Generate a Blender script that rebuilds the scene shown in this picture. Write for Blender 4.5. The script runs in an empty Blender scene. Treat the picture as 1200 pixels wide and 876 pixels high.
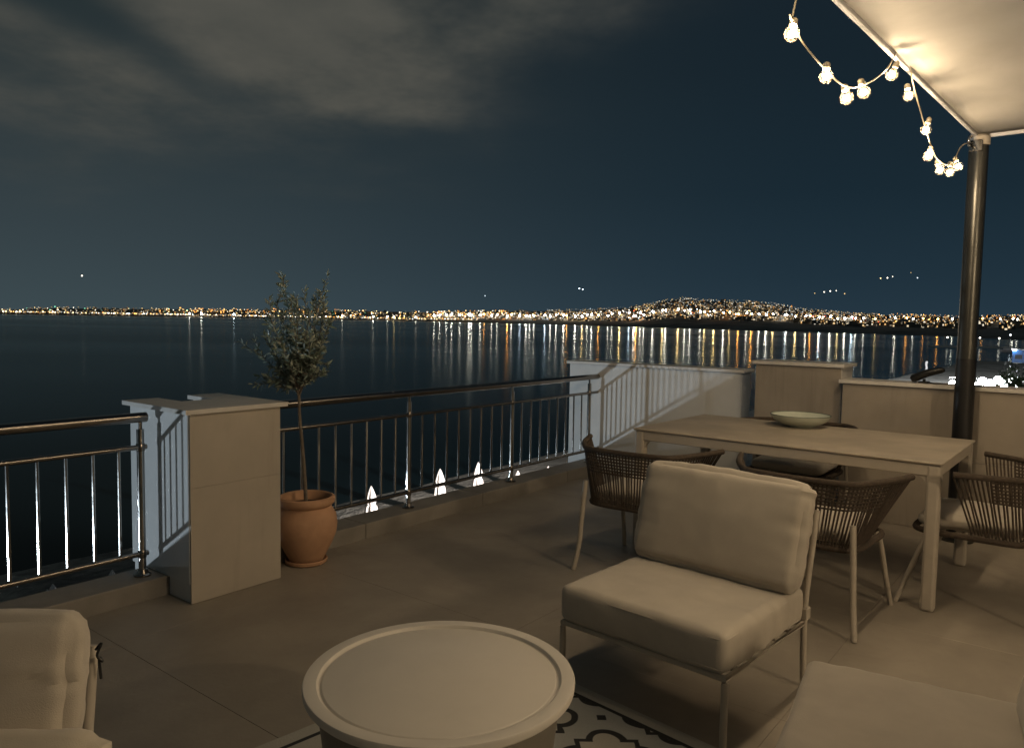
import bpy, bmesh, math, random
from mathutils import Vector, Matrix, noise
random.seed(11)
R = math.radians
scene = bpy.context.scene
col = scene.collection

# ------------------------------------------------------------------ camera
FPX, H = 890.0, 1.45
PITCH, ROLL = math.atan(62 / FPX), R(1.0)
fw = Vector((0, math.cos(PITCH), -math.sin(PITCH)))
u0 = Vector((0, math.sin(PITCH), math.cos(PITCH)))
r0 = Vector((1, 0, 0))
rt = math.cos(ROLL) * r0 + math.sin(ROLL) * u0
up = -math.sin(ROLL) * r0 + math.cos(ROLL) * u0
cam_d = bpy.data.cameras.new('camera')
cam_d.sensor_width = 36.0
cam_d.lens = FPX / 1200 * 36
cam_d.clip_start, cam_d.clip_end = 0.05, 60000
cam = bpy.data.objects.new('camera', cam_d)
col.objects.link(cam)
cam.matrix_world = Matrix(((rt.x, up.x, -fw.x, 0), (rt.y, up.y, -fw.y, 0), (rt.z, up.z, -fw.z, H), (0, 0, 0, 1)))
scene.camera = cam

# ------------------------------------------------------------------ render settings
scene.render.engine = 'CYCLES'
scene.view_settings.view_transform = 'Standard'
scene.view_settings.look = 'None'
scene.view_settings.exposure = 0.0
scene.view_settings.gamma = 1.0
scene.cycles.use_denoising = True
scene.cycles.max_bounces = 5
scene.cycles.diffuse_bounces = 2
scene.cycles.adaptive_threshold = 0.01
scene.cycles.adaptive_min_samples = 48
scene.cycles.glossy_bounces = 3
scene.cycles.sample_clamp_indirect = 4.0
scene.cycles.caustics_reflective = False
scene.cycles.caustics_refractive = False

# node helpers ------------------------------------------------------
class NT:
    def __init__(s, tree): s.t = tree
    def n(s, typ, **kw):
        nd = s.t.nodes.new(typ)
        for k, v in kw.items():
            setattr(nd, k, v)
        return nd
    def link(s, a, b): s.t.links.new(a, b)
    def inp(s, sock, v):
        if isinstance(v, bpy.types.NodeSocket): s.t.links.new(v, sock)
        else: sock.default_value = v
    def m(s, op, a, b=0.0, c=0.0, clamp=False):
        nd = s.n('ShaderNodeMath', operation=op, use_clamp=clamp)
        s.inp(nd.inputs[0], a); s.inp(nd.inputs[1], b); s.inp(nd.inputs[2], c)
        return nd.outputs[0]
    def mix(s, f, a, b, blend='MIX'):
        nd = s.n('ShaderNodeMix', data_type='RGBA', blend_type=blend)
        s.inp(nd.inputs[0], f)
        for k, v in ((6, a), (7, b)):
            if not isinstance(v, bpy.types.NodeSocket) and len(v) == 3: v = (*v, 1)
            s.inp(nd.inputs[k], v)
        return nd.outputs[2]
    def ramp(s, f, stops, interp='LINEAR'):
        nd = s.n('ShaderNodeValToRGB')
        s.link(f, nd.inputs[0])
        cr = nd.color_ramp
        cr.interpolation = interp
        while len(cr.elements) < len(stops): cr.elements.new(0.5)
        for e, (p, c) in zip(cr.elements, stops):
            e.position = p
            e.color = (*c, 1) if len(c) == 3 else c
        return nd.outputs[0]
    def noise(s, vec, scale, detail=3.0, rough=0.5, dist=0.0):
        nd = s.n('ShaderNodeTexNoise')
        s.link(vec, nd.inputs['Vector'])
        nd.inputs['Scale'].default_value = scale
        nd.inputs['Detail'].default_value = detail
        nd.inputs['Roughness'].default_value = rough
        nd.inputs['Distortion'].default_value = dist
        return nd.outputs['Fac']
    def smooth(s, x, lo, hi):
        nd = s.n('ShaderNodeMapRange', interpolation_type='SMOOTHSTEP')
        s.inp(nd.inputs[0], x); s.inp(nd.inputs[1], lo); s.inp(nd.inputs[2], hi)
        nd.inputs[3].default_value = 0.0; nd.inputs[4].default_value = 1.0
        return nd.outputs[0]

# ------------------------------------------------------------------ night sky (world)
world = bpy.data.worlds.new('World')
scene.world = world
world.use_nodes = True
world.cycles.sampling_method = 'NONE'
wt = world.node_tree
wt.nodes.clear()
w = NT(wt)
tc = w.n('ShaderNodeTexCoord')
sep = w.n('ShaderNodeSeparateXYZ')
w.link(tc.outputs['Generated'], sep.inputs[0])
dx, dy, dz = sep.outputs
zc = w.m('MAXIMUM', dz, 0.0)
az = w.m('ARCTAN2', dx, dy)                      # azimuth, 0 straight over the bay, radians
base = w.ramp(zc, [(0.0, (0.0195, 0.039, 0.057)), (0.06, (0.0145, 0.0310, 0.046)), (0.16, (0.0100, 0.0225, 0.0335)),
                   (0.30, (0.0085, 0.0175, 0.0255)), (0.6, (0.0075, 0.0130, 0.019))])
# paler, greyer air over the town to the left
leftness = w.smooth(az, 0.42, -0.62)
haze = w.ramp(zc, [(0.0, (0.050, 0.074, 0.083)), (0.10, (0.040, 0.057, 0.064)), (0.22, (0.030, 0.043, 0.047)), (0.38, (0.020, 0.029, 0.030))])
base = w.mix(w.m('MULTIPLY', leftness, 0.85), base, haze)
# cloud bank on a level deck, thickest to the left
den = w.m('ADD', zc, 0.16)
cx = w.m('DIVIDE', dx, den); cy = w.m('DIVIDE', dy, den)
cv = w.n('ShaderNodeCombineXYZ')
w.link(cx, cv.inputs[0]); w.link(cy, cv.inputs[1]); cv.inputs[2].default_value = 8.2
n1 = w.noise(cv.outputs[0], 0.62, 2.0, 0.5)
n2 = w.noise(cv.outputs[0], 2.3, 5.0, 0.56)
n3 = w.noise(cv.outputs[0], 1.1, 2.0, 0.5)
el = w.m('ARCTAN2', zc, w.m('SQRT', w.m('ADD', w.m('MULTIPLY', dx, dx), w.m('MULTIPLY', dy, dy))))
waz = w.m('ADD', az, w.m('MULTIPLY', w.m('SUBTRACT', n1, .5), .34))
wel = w.m('ADD', el, w.m('MULTIPLY', w.m('SUBTRACT', n3, .5), .16))
def bank(x, y, sx, sy, amp, slope=0.0):
    """soft cloud bank round a heading x and height y (degrees), half sizes sx sy, tilted by slope"""
    a = w.m('SUBTRACT', waz, R(x)); b = w.m('SUBTRACT', w.m('SUBTRACT', wel, R(y)), w.m('MULTIPLY', a, slope))
    a = w.m('DIVIDE', a, R(sx)); b = w.m('DIVIDE', b, R(sy))
    q = w.m('ADD', w.m('MULTIPLY', a, a), w.m('MULTIPLY', b, b))
    return w.m('MULTIPLY', w.m('POWER', 2.718, w.m('MULTIPLY', q, -1.0)), amp)
den_ = None
for bk in [(-15, 19.5, 13, 4.2, 1.0, -.10), (-10, 24, 16, 3.5, .65, 0), (1.5, 20.5, 7, 3.2, .62, .25), (-9, 14.6, 8, 2.0, .45, -.12), (-29, 15.0, 12, 2.6, .55, -.05), 
           (-5, 24.5, 5.5, 2.6, -.55, .1), (-31, 19.0, 5, 1.3, -.35, -.1), (-21, 16.2, 9, 1.3, -.40, -.22), (-60, 24, 26, 8, .75, 0), (-27, 10.8, 13, 2.2, .42, .04), (-12, 9.0, 10, 1.3, .16, 0), (-15, 38, 30, 9, .7, 0), (120, 30, 60, 12, .6, 0), (-130, 30, 40, 12, .7, 0)]:
    v_ = bank(*bk)
    den_ = v_ if den_ is None else w.m('ADD', den_, v_)
cloud = w.m('MULTIPLY', w.m('MULTIPLY', den_, w.m('ADD', -.35, w.m('MULTIPLY', n2, 2.5))), 1.0, clamp=True)
cloud = w.smooth(cloud, 0.0, 1.0)
cloudcol = w.mix(w.smooth(n2, 0.3, 0.75), (0.060, 0.063, 0.056), (0.088, 0.086, 0.073))
skyc = w.mix(cloud, base, cloudcol)
bg = w.n('ShaderNodeBackground')
w.link(skyc, bg.inputs[0])
bg.inputs[1].default_value = 1.0
wo = w.n('ShaderNodeOutputWorld')
w.link(bg.outputs[0], wo.inputs[0])

# ------------------------------------------------------------------ photograph geometry helpers
AZ = R(37.73)                                    # heading of the sea-side railing
O = Vector((-1.882, 3.885, 0))
U = Vector((math.sin(AZ), math.cos(AZ), 0))      # along the railing
W = Vector((-math.cos(AZ), math.sin(AZ), 0))     # out to sea
RZ = math.pi / 2 - AZ
def G(u, v, z=0.0): return O + U * u + W * v + Vector((0, 0, z))
def TM(u=0, v=0, z=0): return Matrix.Translation(G(u, v, z)) @ Matrix.Rotation(RZ, 4, 'Z')
def ray(x, y): return fw + rt * ((x - 600) / FPX) - up * ((y - 438) / FPX)
def at_z(x, y, z):
    d = ray(x, y); return Vector((0, 0, H)) + d * ((z - H) / d.z)
def at_d(x, y, Y):
    d = ray(x, y); return Vector((0, 0, H)) + d * (Y / d.y)

# ------------------------------------------------------------------ mesh helpers
class MB:
    def __init__(s): s.v, s.f, s.sm = [], [], []
    def add(s, vs, fs, smooth=False):
        o = len(s.v)
        s.v += [Vector(p) for p in vs]
        s.f += [[i + o for i in f] for f in fs]
        s.sm += [smooth] * len(fs)
        return s
    def box(s, x0, x1, y0, y1, z0, z1, b=0.0, M=None):
        bm = bmesh.new()
        bmesh.ops.create_cube(bm, size=1)
        for v in bm.verts:
            v.co = Vector((x0 + (v.co.x + .5) * (x1 - x0), y0 + (v.co.y + .5) * (y1 - y0), z0 + (v.co.z + .5) * (z1 - z0)))
        if b > 0:
            bmesh.ops.bevel(bm, geom=bm.edges[:], offset=b, segments=2 if b > .004 else 1, affect='EDGES', profile=0.5)
        bm.verts.index_update()
        vs = [(M @ v.co) if M else v.co.copy() for v in bm.verts]
        s.add(vs, [[v.index for v in f.verts] for f in bm.faces], False)
        bm.free()
        return s
    def prism(s, poly, z0, z1):
        n = len(poly)
        vs = [(p[0], p[1], z0) for p in poly] + [(p[0], p[1], z1) for p in poly]
        fs = [[i, (i + 1) % n, n + (i + 1) % n, n + i] for i in range(n)]
        fs += [list(range(n))[::-1], [n + i for i in range(n)]]
        return s.add(vs, fs)
    def tube(s, pts, r, sides=8, closed=False, cap=True):
        pts = [Vector(p) for p in pts]
        n = len(pts)
        rs = r if isinstance(r, (list, tuple)) else [r] * n
        vs, prev = [], None
        for i, p in enumerate(pts):
            a = pts[(i - 1) % n] if (i > 0 or closed) else p
            b = pts[(i + 1) % n] if (i < n - 1 or closed) else p
            t = (b - a).normalized()
            if prev is None:
                ref = Vector((0, 0, 1)) if abs(t.z) < .9 else Vector((1, 0, 0))
                x = t.cross(ref).normalized()
            else:
                x = (prev - t * prev.dot(t)).normalized()
            prev = x
            y = t.cross(x)
            for k in range(sides):
                q = 2 * math.pi * k / sides
                vs.append(p + (x * math.cos(q) + y * math.sin(q)) * rs[i])
        fs = []
        for i in range(n if closed else n - 1):
            j = (i + 1) % n
            for k in range(sides):
                l = (k + 1) % sides
                fs.append([i * sides + k, i * sides + l, j * sides + l, j * sides + k])
        s.add(vs, fs, True)
        if cap and not closed:
            s.add(vs[:sides], [list(range(sides))[::-1]])
            s.add(vs[-sides:], [list(range(sides))])
        return s
    def lathe(s, prof, seg=40, c=(0, 0, 0), smooth=True):
        vs, fs = [], []
        for (r, z) in prof:
            for k in range(seg):
                q = 2 * math.pi * k / seg
                vs.append((c[0] + r * math.cos(q), c[1] + r * math.sin(q), c[2] + z))
        for i in range(len(prof) - 1):
            for k in range(seg):
                l = (k + 1) % seg
                fs.append([i * seg + k, i * seg + l, (i + 1) * seg + l, (i + 1) * seg + k])
        s.add(vs, fs, smooth)
        if prof[0][0] > 1e-4: s.add(vs[:seg], [list(range(seg))[::-1]])
        if prof[-1][0] > 1e-4: s.add(vs[-seg:], [list(range(seg))])
        return s
    def mesh(s, name, mt):
        me = bpy.data.meshes.new(name)
        me.from_pydata([tuple(v) for v in s.v], [], s.f)
        for p, k in zip(me.polygons, s.sm): p.use_smooth = k
        if mt: me.materials.append(mt)
        me.update()
        if any(s.sm) and len(s.f) < 20000: me.set_sharp_from_angle(angle=R(38))
        return me
    def build(s, name, mt, parent=None, M=None):
        o = bpy.data.objects.new(name, s.mesh(name, mt))
        col.objects.link(o)
        if parent: o.parent = parent
        if M is not None: o.matrix_world = M
        return o

def empty(name, M=None):
    o = bpy.data.objects.new(name, None)
    o.empty_display_size = 0.2
    col.objects.link(o)
    if M is not None: o.matrix_world = M
    return o
def tag(o, label=None, cat=None, group=None, kind=None):
    if label: o['label'] = label
    if cat: o['category'] = cat
    if group: o['group'] = group
    if kind: o['kind'] = kind
    return o
def copy_tree(o, parent=None):
    c = o.copy(); col.objects.link(c); c.parent = parent
    for ch in [x for x in o.children]:
        copy_tree(ch, c)
    return c
def spline(pts, n=6, closed=False):
    pts = [Vector(p) for p in pts]
    out, m = [], len(pts)
    for i in range(m if closed else m - 1):
        p0 = pts[(i - 1) % m] if (closed or i > 0) else pts[0]
        p1, p2 = pts[i], pts[(i + 1) % m]
        p3 = pts[(i + 2) % m] if (closed or i + 2 < m) else pts[-1]
        for k in range(n):
            t = k / n
            out.append(0.5 * ((2 * p1) + (-p0 + p2) * t + (2 * p0 - 5 * p1 + 4 * p2 - p3) * t * t + (-p0 + 3 * p1 - 3 * p2 + p3) * t ** 3))
    if not closed: out.append(pts[-1])
    return out

# ------------------------------------------------------------------ materials
def mat(name, c, rough=0.7, metal=0.0, var=0.12, streak=False, scale=6.0, bump=0.0, bscale=60.0, c2=None, wear=None, spec=0.5, sheen=0.0, coord='Object', bdist=0.004):
    m = bpy.data.materials.new(name)
    m.use_nodes = True
    t = NT(m.node_tree)
    p = m.node_tree.nodes['Principled BSDF']
    tcn = t.n('ShaderNodeTexCoord').outputs[coord]
    n1 = t.noise(tcn, scale, 5.0, 0.6, 0.3)
    d = tuple(x * (1 - var) for x in c) if c2 is None else c2
    l = tuple(min(1, x * (1 + var)) for x in c)
    cc = t.ramp(n1, [(0.30, d), (0.72, l)])
    if wear:
        wc, ws, lo, hi = wear
        wv_ = tcn
        if streak:                                       # rain runs: noise drawn out along the height
            mpn = t.n('ShaderNodeMapping'); t.link(tcn, mpn.inputs[0]); mpn.inputs['Scale'].default_value = (3.0, 3.0, .35); wv_ = mpn.outputs[0]
        n3 = t.noise(wv_, ws, 6.0, 0.65, 1.2)
        cc = t.mix(t.smooth(n3, lo, hi), cc, wc)
    t.link(cc, p.inputs['Base Color'])
    n4 = t.noise(tcn, scale * 2.7, 3.0)
    t.link(t.m('ADD', rough - 0.06, t.m('MULTIPLY', n4, 0.12), clamp=True), p.inputs['Roughness'])
    p.inputs['Metallic'].default_value = metal
    p.inputs['Specular IOR Level'].default_value = spec
    if sheen: p.inputs['Sheen Weight'].default_value = sheen
    if bump:
        b = t.n('ShaderNodeBump')
        b.inputs['Strength'].default_value = bump
        b.inputs['Distance'].default_value = bdist
        t.link(t.noise(tcn, bscale, 4.0, 0.6), b.inputs['Height'])
        t.link(b.outputs[0], p.inputs['Normal'])
    return m
def emit(name, c, s, sampling=None):
    m = bpy.data.materials.new(name)
    m.use_nodes = True
    m.node_tree.nodes.clear()
    t = NT(m.node_tree)
    e = t.n('ShaderNodeEmission')
    e.inputs[0].default_value = (*c, 1)
    e.inputs[1].default_value = s
    o = t.n('ShaderNodeOutputMaterial')
    t.link(e.outputs[0], o.inputs[0])
    if sampling: m.cycles.emission_sampling = sampling
    return m

M_tile = mat('porcelain_floor_tile', (0.31, 0.275, 0.225), 0.52, var=0.16, scale=2.2, bump=0.3, bscale=38, wear=((0.255, 0.222, 0.183), 1.3, 0.48, 0.78))
M_grout = mat('dark_grout', (0.21, 0.18, 0.15), 0.9, var=0.35, scale=20)
M_kerb = mat('kerb_stone', (0.26, 0.24, 0.21), 0.65, var=0.18, scale=4, bump=0.3, bscale=40)
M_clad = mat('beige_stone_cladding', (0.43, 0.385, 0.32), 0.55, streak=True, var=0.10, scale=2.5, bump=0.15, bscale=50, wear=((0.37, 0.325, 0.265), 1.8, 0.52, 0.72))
M_clad2 = mat('toned_down_cladding', (0.32, 0.28, 0.228), 0.6, streak=True, var=0.14, scale=2.2, bump=0.25, bscale=50, wear=((0.25, 0.218, 0.178), 1.5, 0.5, 0.7))  # darker copy of the cladding, offsets the strong lamplight there through its colour
M_white = mat('white_render', (0.66, 0.66, 0.64), 0.75, var=0.06, scale=3, bump=0.25, bscale=120)
M_cap = mat('pale_marble_coping', (0.62, 0.59, 0.54), 0.4, var=0.10, scale=4, bump=0.1)
M_steel = mat('polished_steel', (0.50, 0.49, 0.47), 0.11, 1.0, var=0.06, scale=9)
M_dsteel = mat('dark_polished_steel', (0.30, 0.27, 0.24), 0.22, 1.0, var=0.10, scale=7)
M_post = mat('bronze_painted_metal', (0.075, 0.074, 0.066), 0.33, 0.75, var=0.15, scale=6)
M_blackm = mat('black_metal', (0.018, 0.018, 0.018), 0.45, 0.3, var=0.2)
M_frame = mat('taupe_powder_coat', (0.46, 0.41, 0.34), 0.5, var=0.05, scale=12, bump=0.05, bscale=300)
M_table = mat('taupe_table_laminate', (0.39, 0.34, 0.27), 0.45, var=0.2, scale=3.5, bump=0.08, bscale=90)
M_fabric = mat('beige_outdoor_fabric', (0.50, 0.45, 0.375), 0.95, var=0.07, scale=7, bump=0.55, bscale=420, sheen=0.25, bdist=0.002)
M_fabric2 = mat('cream_pillow_fabric', (0.56, 0.50, 0.40), 0.95, var=0.08, scale=7, bump=0.5, bscale=380, sheen=0.25, bdist=0.002)
M_rope = mat('brown_rope', (0.062, 0.046, 0.033), 0.9, var=0.35, scale=60, bump=0.8, bscale=260)
M_terra = mat('terracotta', (0.50, 0.29, 0.17), 0.8, var=0.14, scale=7, bump=0.3, bscale=60, wear=((0.60, 0.36, 0.22), 5, 0.56, 0.74))
M_soil = mat('potting_soil', (0.035, 0.025, 0.017), 0.95, var=0.4, scale=40, bump=1.0, bscale=90, bdist=0.01)
M_bark = mat('olive_bark', (0.16, 0.13, 0.10), 0.9, var=0.3, scale=25, bump=0.8, bscale=80)
M_coffee = mat('ivory_metal_table', (0.66, 0.62, 0.55), 0.45, var=0.04, scale=5, bump=0.05, bscale=200)
M_coffee2 = mat('taupe_metal_drum', (0.20, 0.18, 0.15), 0.5, var=0.06, scale=5, bump=0.05, bscale=200)
M_ceram = mat('glazed_ceramic', (0.50, 0.54, 0.46), 0.25, var=0.06, scale=14)
M_ceram_rim = mat('green_glaze_rim', (0.10, 0.13, 0.11), 0.25, var=0.3, scale=20)
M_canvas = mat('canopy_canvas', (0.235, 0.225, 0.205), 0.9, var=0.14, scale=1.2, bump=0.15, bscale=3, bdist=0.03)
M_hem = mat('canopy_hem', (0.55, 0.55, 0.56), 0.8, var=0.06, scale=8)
M_cord = mat('light_string_cable', (0.30, 0.26, 0.18), 0.5, var=0.2, scale=40)
M_sand = mat('beach_sand', (0.36, 0.33, 0.28), 0.95, var=0.25, scale=0.35, bump=1.0, bscale=1.6, wear=((0.13, 0.12, 0.105), 0.12, 0.5, 0.66), bdist=0.25)
M_umb = mat('white_umbrella_cloth', (0.80, 0.74, 0.70), 0.85, var=0.05, scale=4)
M_dark = mat('built_up_land', (0.20, 0.19, 0.17), 0.95, var=0.6, scale=0.012)
M_globe = emit('wall_lamp_glow', (1.0, 0.75, 0.47), 430.0)
M_core = emit('warm_filament_glow', (1.0, 0.75, 0.47), 1180.0)
def glass_mat():  # bulb glass, oversized and translucent so a halo is built into it
    m = bpy.data.materials.new('halo_bulb_glass')
    m.use_nodes = True
    m.node_tree.nodes.clear()
    t = NT(m.node_tree)
    a, b, x = t.n('ShaderNodeBsdfTransparent'), t.n('ShaderNodeBsdfTranslucent'), t.n('ShaderNodeMixShader')
    b.inputs[0].default_value = (1.0, .80, .58, 1)
    x.inputs[0].default_value = .011
    t.link(a.outputs[0], x.inputs[1]); t.link(b.outputs[0], x.inputs[2])
    t.link(x.outputs[0], t.n('ShaderNodeOutputMaterial').inputs[0])
    return m
M_bulb = glass_mat()

# olive leaves: sage with pale undersides
def leaf_mat():
    m = bpy.data.materials.new('olive_leaf')
    m.use_nodes = True
    t = NT(m.node_tree)
    p = m.node_tree.nodes['Principled BSDF']
    g = t.n('ShaderNodeNewGeometry')
    rnd = g.outputs['Random Per Island']
    c = t.ramp(rnd, [(0.0, (0.095, 0.135, 0.095)), (0.5, (0.17, 0.225, 0.17)), (1.0, (0.28, 0.345, 0.285))])
    c = t.mix(t.m('MULTIPLY', g.outputs['Backfacing'], 0.7), c, (0.30, 0.32, 0.26))
    t.link(c, p.inputs['Base Color'])
    p.inputs['Roughness'].default_value = 0.5
    return m
M_leaf = leaf_mat()

# ------------------------------------------------------------------ sea, beach, far shore
def sea_mat():
    m = bpy.data.materials.new('night_sea')
    m.use_nodes = True
    t = NT(m.node_tree)
    m.node_tree.nodes.clear()
    tcn = t.n('ShaderNodeTexCoord').outputs['Object']
    mp = t.n('ShaderNodeMapping')
    t.link(tcn, mp.inputs[0])
    mp.inputs['Rotation'].default_value = (0, 0, R(-6))
    mp.inputs['Scale'].default_value = (0.22, 1.0, 1.0)
    slick = t.smooth(t.noise(mp.outputs[0], 0.0035, 3.0, 0.5, 0.6), 0.38, 0.66)
    g = t.n('ShaderNodeBsdfGlossy')
    g.distribution = 'GGX'
    g.inputs['Color'].default_value = (0.92, 1.0, 1.0, 1)
    t.link(t.m('ADD', 0.15, t.m('MULTIPLY', slick, 0.03)), g.inputs['Roughness'])
    d = t.n('ShaderNodeBsdfDiffuse')
    d.inputs['Color'].default_value = (0.006, 0.016, 0.020, 1)
    fr = t.n('ShaderNodeFresnel'); fr.inputs[0].default_value = 1.33
    f_ = t.m('MULTIPLY', t.m('POWER', fr.outputs[0], 1.5), t.m('SUBTRACT', 0.74, t.m('MULTIPLY', slick, 0.18)))   # ripples shadow one another
    mx = t.n('ShaderNodeMixShader')
    t.link(f_, mx.inputs[0]); t.link(d.outputs[0], mx.inputs[1]); t.link(g.outputs[0], mx.inputs[2])
    t.link(mx.outputs[0], t.n('ShaderNodeOutputMaterial').inputs[0])
    return m
SEA_Z = -10.0
sea = MB().add([(-40000, -3000, SEA_Z), (40000, -3000, SEA_Z), (40000, 45000, SEA_Z), (-40000, 45000, SEA_Z)], [[0, 1, 2, 3]]).build('sea', sea_mat())
tag(sea, kind='structure')

# beach: a gently sloping strip of sand from the house to the water, curving out into a spit
shore = []
for k in range(0, 120):
    u = -120 + k * 3.6
    shore.append((u, 33 + 0.8 * noise.noise(Vector((u * 0.05, 1.3, 0))) + 0.4 * noise.noise(Vector((u * 0.21, 7.3, 0)))))
bv, bf = [], []
for i, (u, v) in enumerate(shore):
    g = max(0.0, (u - 200) / 100)
    for (fr, z) in ((-40, -8.9), (6, -9.2), (14, -9.25), (22, -9.35), (27, -9.55), (31, -9.8), (33, -9.99), (37, -10.4)):
        vv = fr * v / 33
        q = G(u, vv, z + (0.10 * noise.noise(Vector((u * 0.4, vv * 0.4, 0))) if fr < 32 else 0))
        bv.append(q)
m8 = 8
for i in range(len(shore) - 1):
    for k in range(m8 - 1):
        bf.append([i * m8 + k, (i + 1) * m8 + k, (i + 1) * m8 + k + 1, i * m8 + k + 1])
beach = MB().add(bv, bf, True).build('beach', M_sand)
tag(beach, kind='structure')

# far side of the bay
SHORE = [(-700, 366, 5200), (-300, 369, 5200), (0, 371.2, 5200), (200, 373.5, 5000), (400, 376, 4800), (480, 377, 4400), (560, 379, 3600), (700, 383, 2500),
         (800, 386, 2000), (900, 389, 1650), (1000, 391, 1500), (1060, 392.5, 1400), (1120, 394.5, 1250), (1150, 396, 1150), (1190, 396, 1050), (1400, 398, 900), (1900, 405, 800)]
CREST = [(-700, 356), (0, 361), (60, 358), (140, 359), (300, 360), (400, 361), (500, 363), (600, 362), (680, 361), (740, 358), (770, 352), (795, 347), (830, 350), (870, 351), (905, 354),
         (940, 360), (1000, 366), (1060, 367), (1120, 369), (1200, 368), (1400, 372), (1900, 380)]
def lerp(tab, x, k=1):
    if x <= tab[0][0]: return tab[0][k]
    for a, b in zip(tab, tab[1:]):
        if x <= b[0]:
            f = (x - a[0]) / (b[0] - a[0]); return a[k] + (b[k] - a[k]) * f
    return tab[-1][k]
def hdir(x):
    y = 376 + (x - 600) * math.tan(ROLL)
    d = ray(x, y); return Vector((d.x, d.y, 0)).normalized()
def elev(x, y):
    d = ray(x, y); return d.z / math.hypot(d.x, d.y)
def shore_d(x):
    e = elev(x, lerp(SHORE, x)); d = lerp(SHORE, x, 2)
    return d
def land_pt(x, t):
    """point on the far land: t=0 at the water, 1 at the crest"""
    d0 = shore_d(x); d1 = d0 + 2600
    z1 = H + d1 * elev(x, lerp(CREST, x) + 3)
    d = d0 + (d1 - d0) * t
    z0 = -9.0
    prof = t ** 1.25
    z = z0 + (z1 - z0) * prof
    return hdir(x) * d + Vector((0, 0, z))
lv, lf = [], []
xs = list(range(-700, 1901, 20))
TT = (-0.02, 0.0, 0.15, 0.35, 0.6, 0.85, 1.0, 1.35)
for x in xs:
    for t in TT:
        if t < 0:
            p = land_pt(x, 0) - hdir(x) * 15; p.z = -11
        elif t > 1.2:
            p = land_pt(x, 1) + hdir(x) * 2500; p.z = -11
        else:
            p = land_pt(x, t); p.z += 3.0 * noise.noise(Vector((x * 0.03, t * 9, 0)))
        lv.append(p)
nT = len(TT)
for i in range(len(xs) - 1):
    for k in range(nT - 1):
        lf.append([i * nT + k, (i + 1) * nT + k, (i + 1) * nT + k + 1, i * nT + k + 1])
land = MB().add(lv, lf, True).build('far_shore', M_dark)
tag(land, kind='structure')

# city lights
def city_mat():
    m = bpy.data.materials.new('city_light_glow')
    m.use_nodes = True
    m.node_tree.nodes.clear()
    t = NT(m.node_tree)
    a = t.n('ShaderNodeAttribute', attribute_name='glow')
    e = t.n('ShaderNodeEmission')
    t.link(a.outputs['Color'], e.inputs[0])
    e.inputs[1].default_value = 1.0
    o = t.n('ShaderNodeOutputMaterial')
    t.link(e.outputs[0], o.inputs[0])
    m.cycles.emission_sampling = 'NONE'
    return m
M_city = city_mat()
WHITE, WARM, ORNG, COOL, RED, GREEN = (1, .91, .74), (1, .68, .28), (1, .40, .08), (.75, .9, 1), (1, .12, .06), (.3, 1, .6)
lights = []
def put(x, t, size_px, c, s):
    p = land_pt(x, t)
    d = math.hypot(p.x, p.y)
    r = size_px * d / FPX * 0.36
    lights.append((p + Vector((0, 0, r * 1.2 + 9)), r, tuple(k * s for k in c)))
rg = random.Random(5)
def pick(ws):
    q = rg.random() * sum(k for k, _ in ws)
    for k, c in ws:
        q -= k
        if q <= 0: return c
    return ws[-1][1]
def district(x0, x1, n, t0, t1, pal, s0, s1, z0=0.6, z1=1.5, skew=1.0):
    for _ in range(n):
        x = rg.uniform(x0, x1)
        t = t0 + (t1 - t0) * rg.random() ** skew
        s = math.exp(rg.uniform(math.log(s0), math.log(s1)))
        put(x, t, rg.uniform(z0, z1), pick(pal), s)
mixw = [(5, WHITE), (4, WARM), (2, ORNG), (1.2, COOL), (.15, RED), (.15, GREEN)]
warm = [(3, WARM), (3, ORNG), (2, WHITE), (.5, COOL)]
# left shore: a thin dense line, scattered lights above
district(-60, 560, 260, 0.02, 0.12, [(5, WHITE), (5, WARM), (2, ORNG), (1, COOL)], 1.5, 9, 1.1, 2.2)
district(-60, 420, 170, 0.15, 1.0, [(4, WARM), (4, WHITE), (1, GREEN), (1, ORNG)], 0.6, 4.0, 1.0, 1.8)
district(180, 420, 120, 0.3, 1.0, [(5, ORNG), (3, WARM)], 1.0, 5, 1.1, 2.0)
district(400, 520, 90, 0.1, 0.9, warm, 1.0, 7, 1.1, 2.0)
# bright quay in the middle
district(505, 600, 90, 0.55, 0.98, [(5, ORNG), (4, WARM), (2, WHITE)], 1.5, 8, 0.9, 1.8)
district(500, 760, 230, 0.22, 0.72, [(6, WHITE), (3, WARM), (3, ORNG), (1.2, COOL), (.25, RED)], 1.2, 9, 0.9, 1.9)
# the lit hill
district(640, 1010, 330, 0.36, 1.0, [(5, WHITE), (3, WARM), (1, COOL), (1, ORNG)], 0.4, 3.0, 0.8, 1.4, 0.9)
district(740, 930, 120, 0.7, 1.0, [(5, WHITE), (3, WARM)], 0.5, 3, 0.8, 1.4)
district(760, 1010, 190, 0.27, 0.5, [(4, WHITE), (3, WARM), (3, ORNG), (1, COOL), (.4, RED)], 1.2, 9, 0.9, 1.9)
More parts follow.
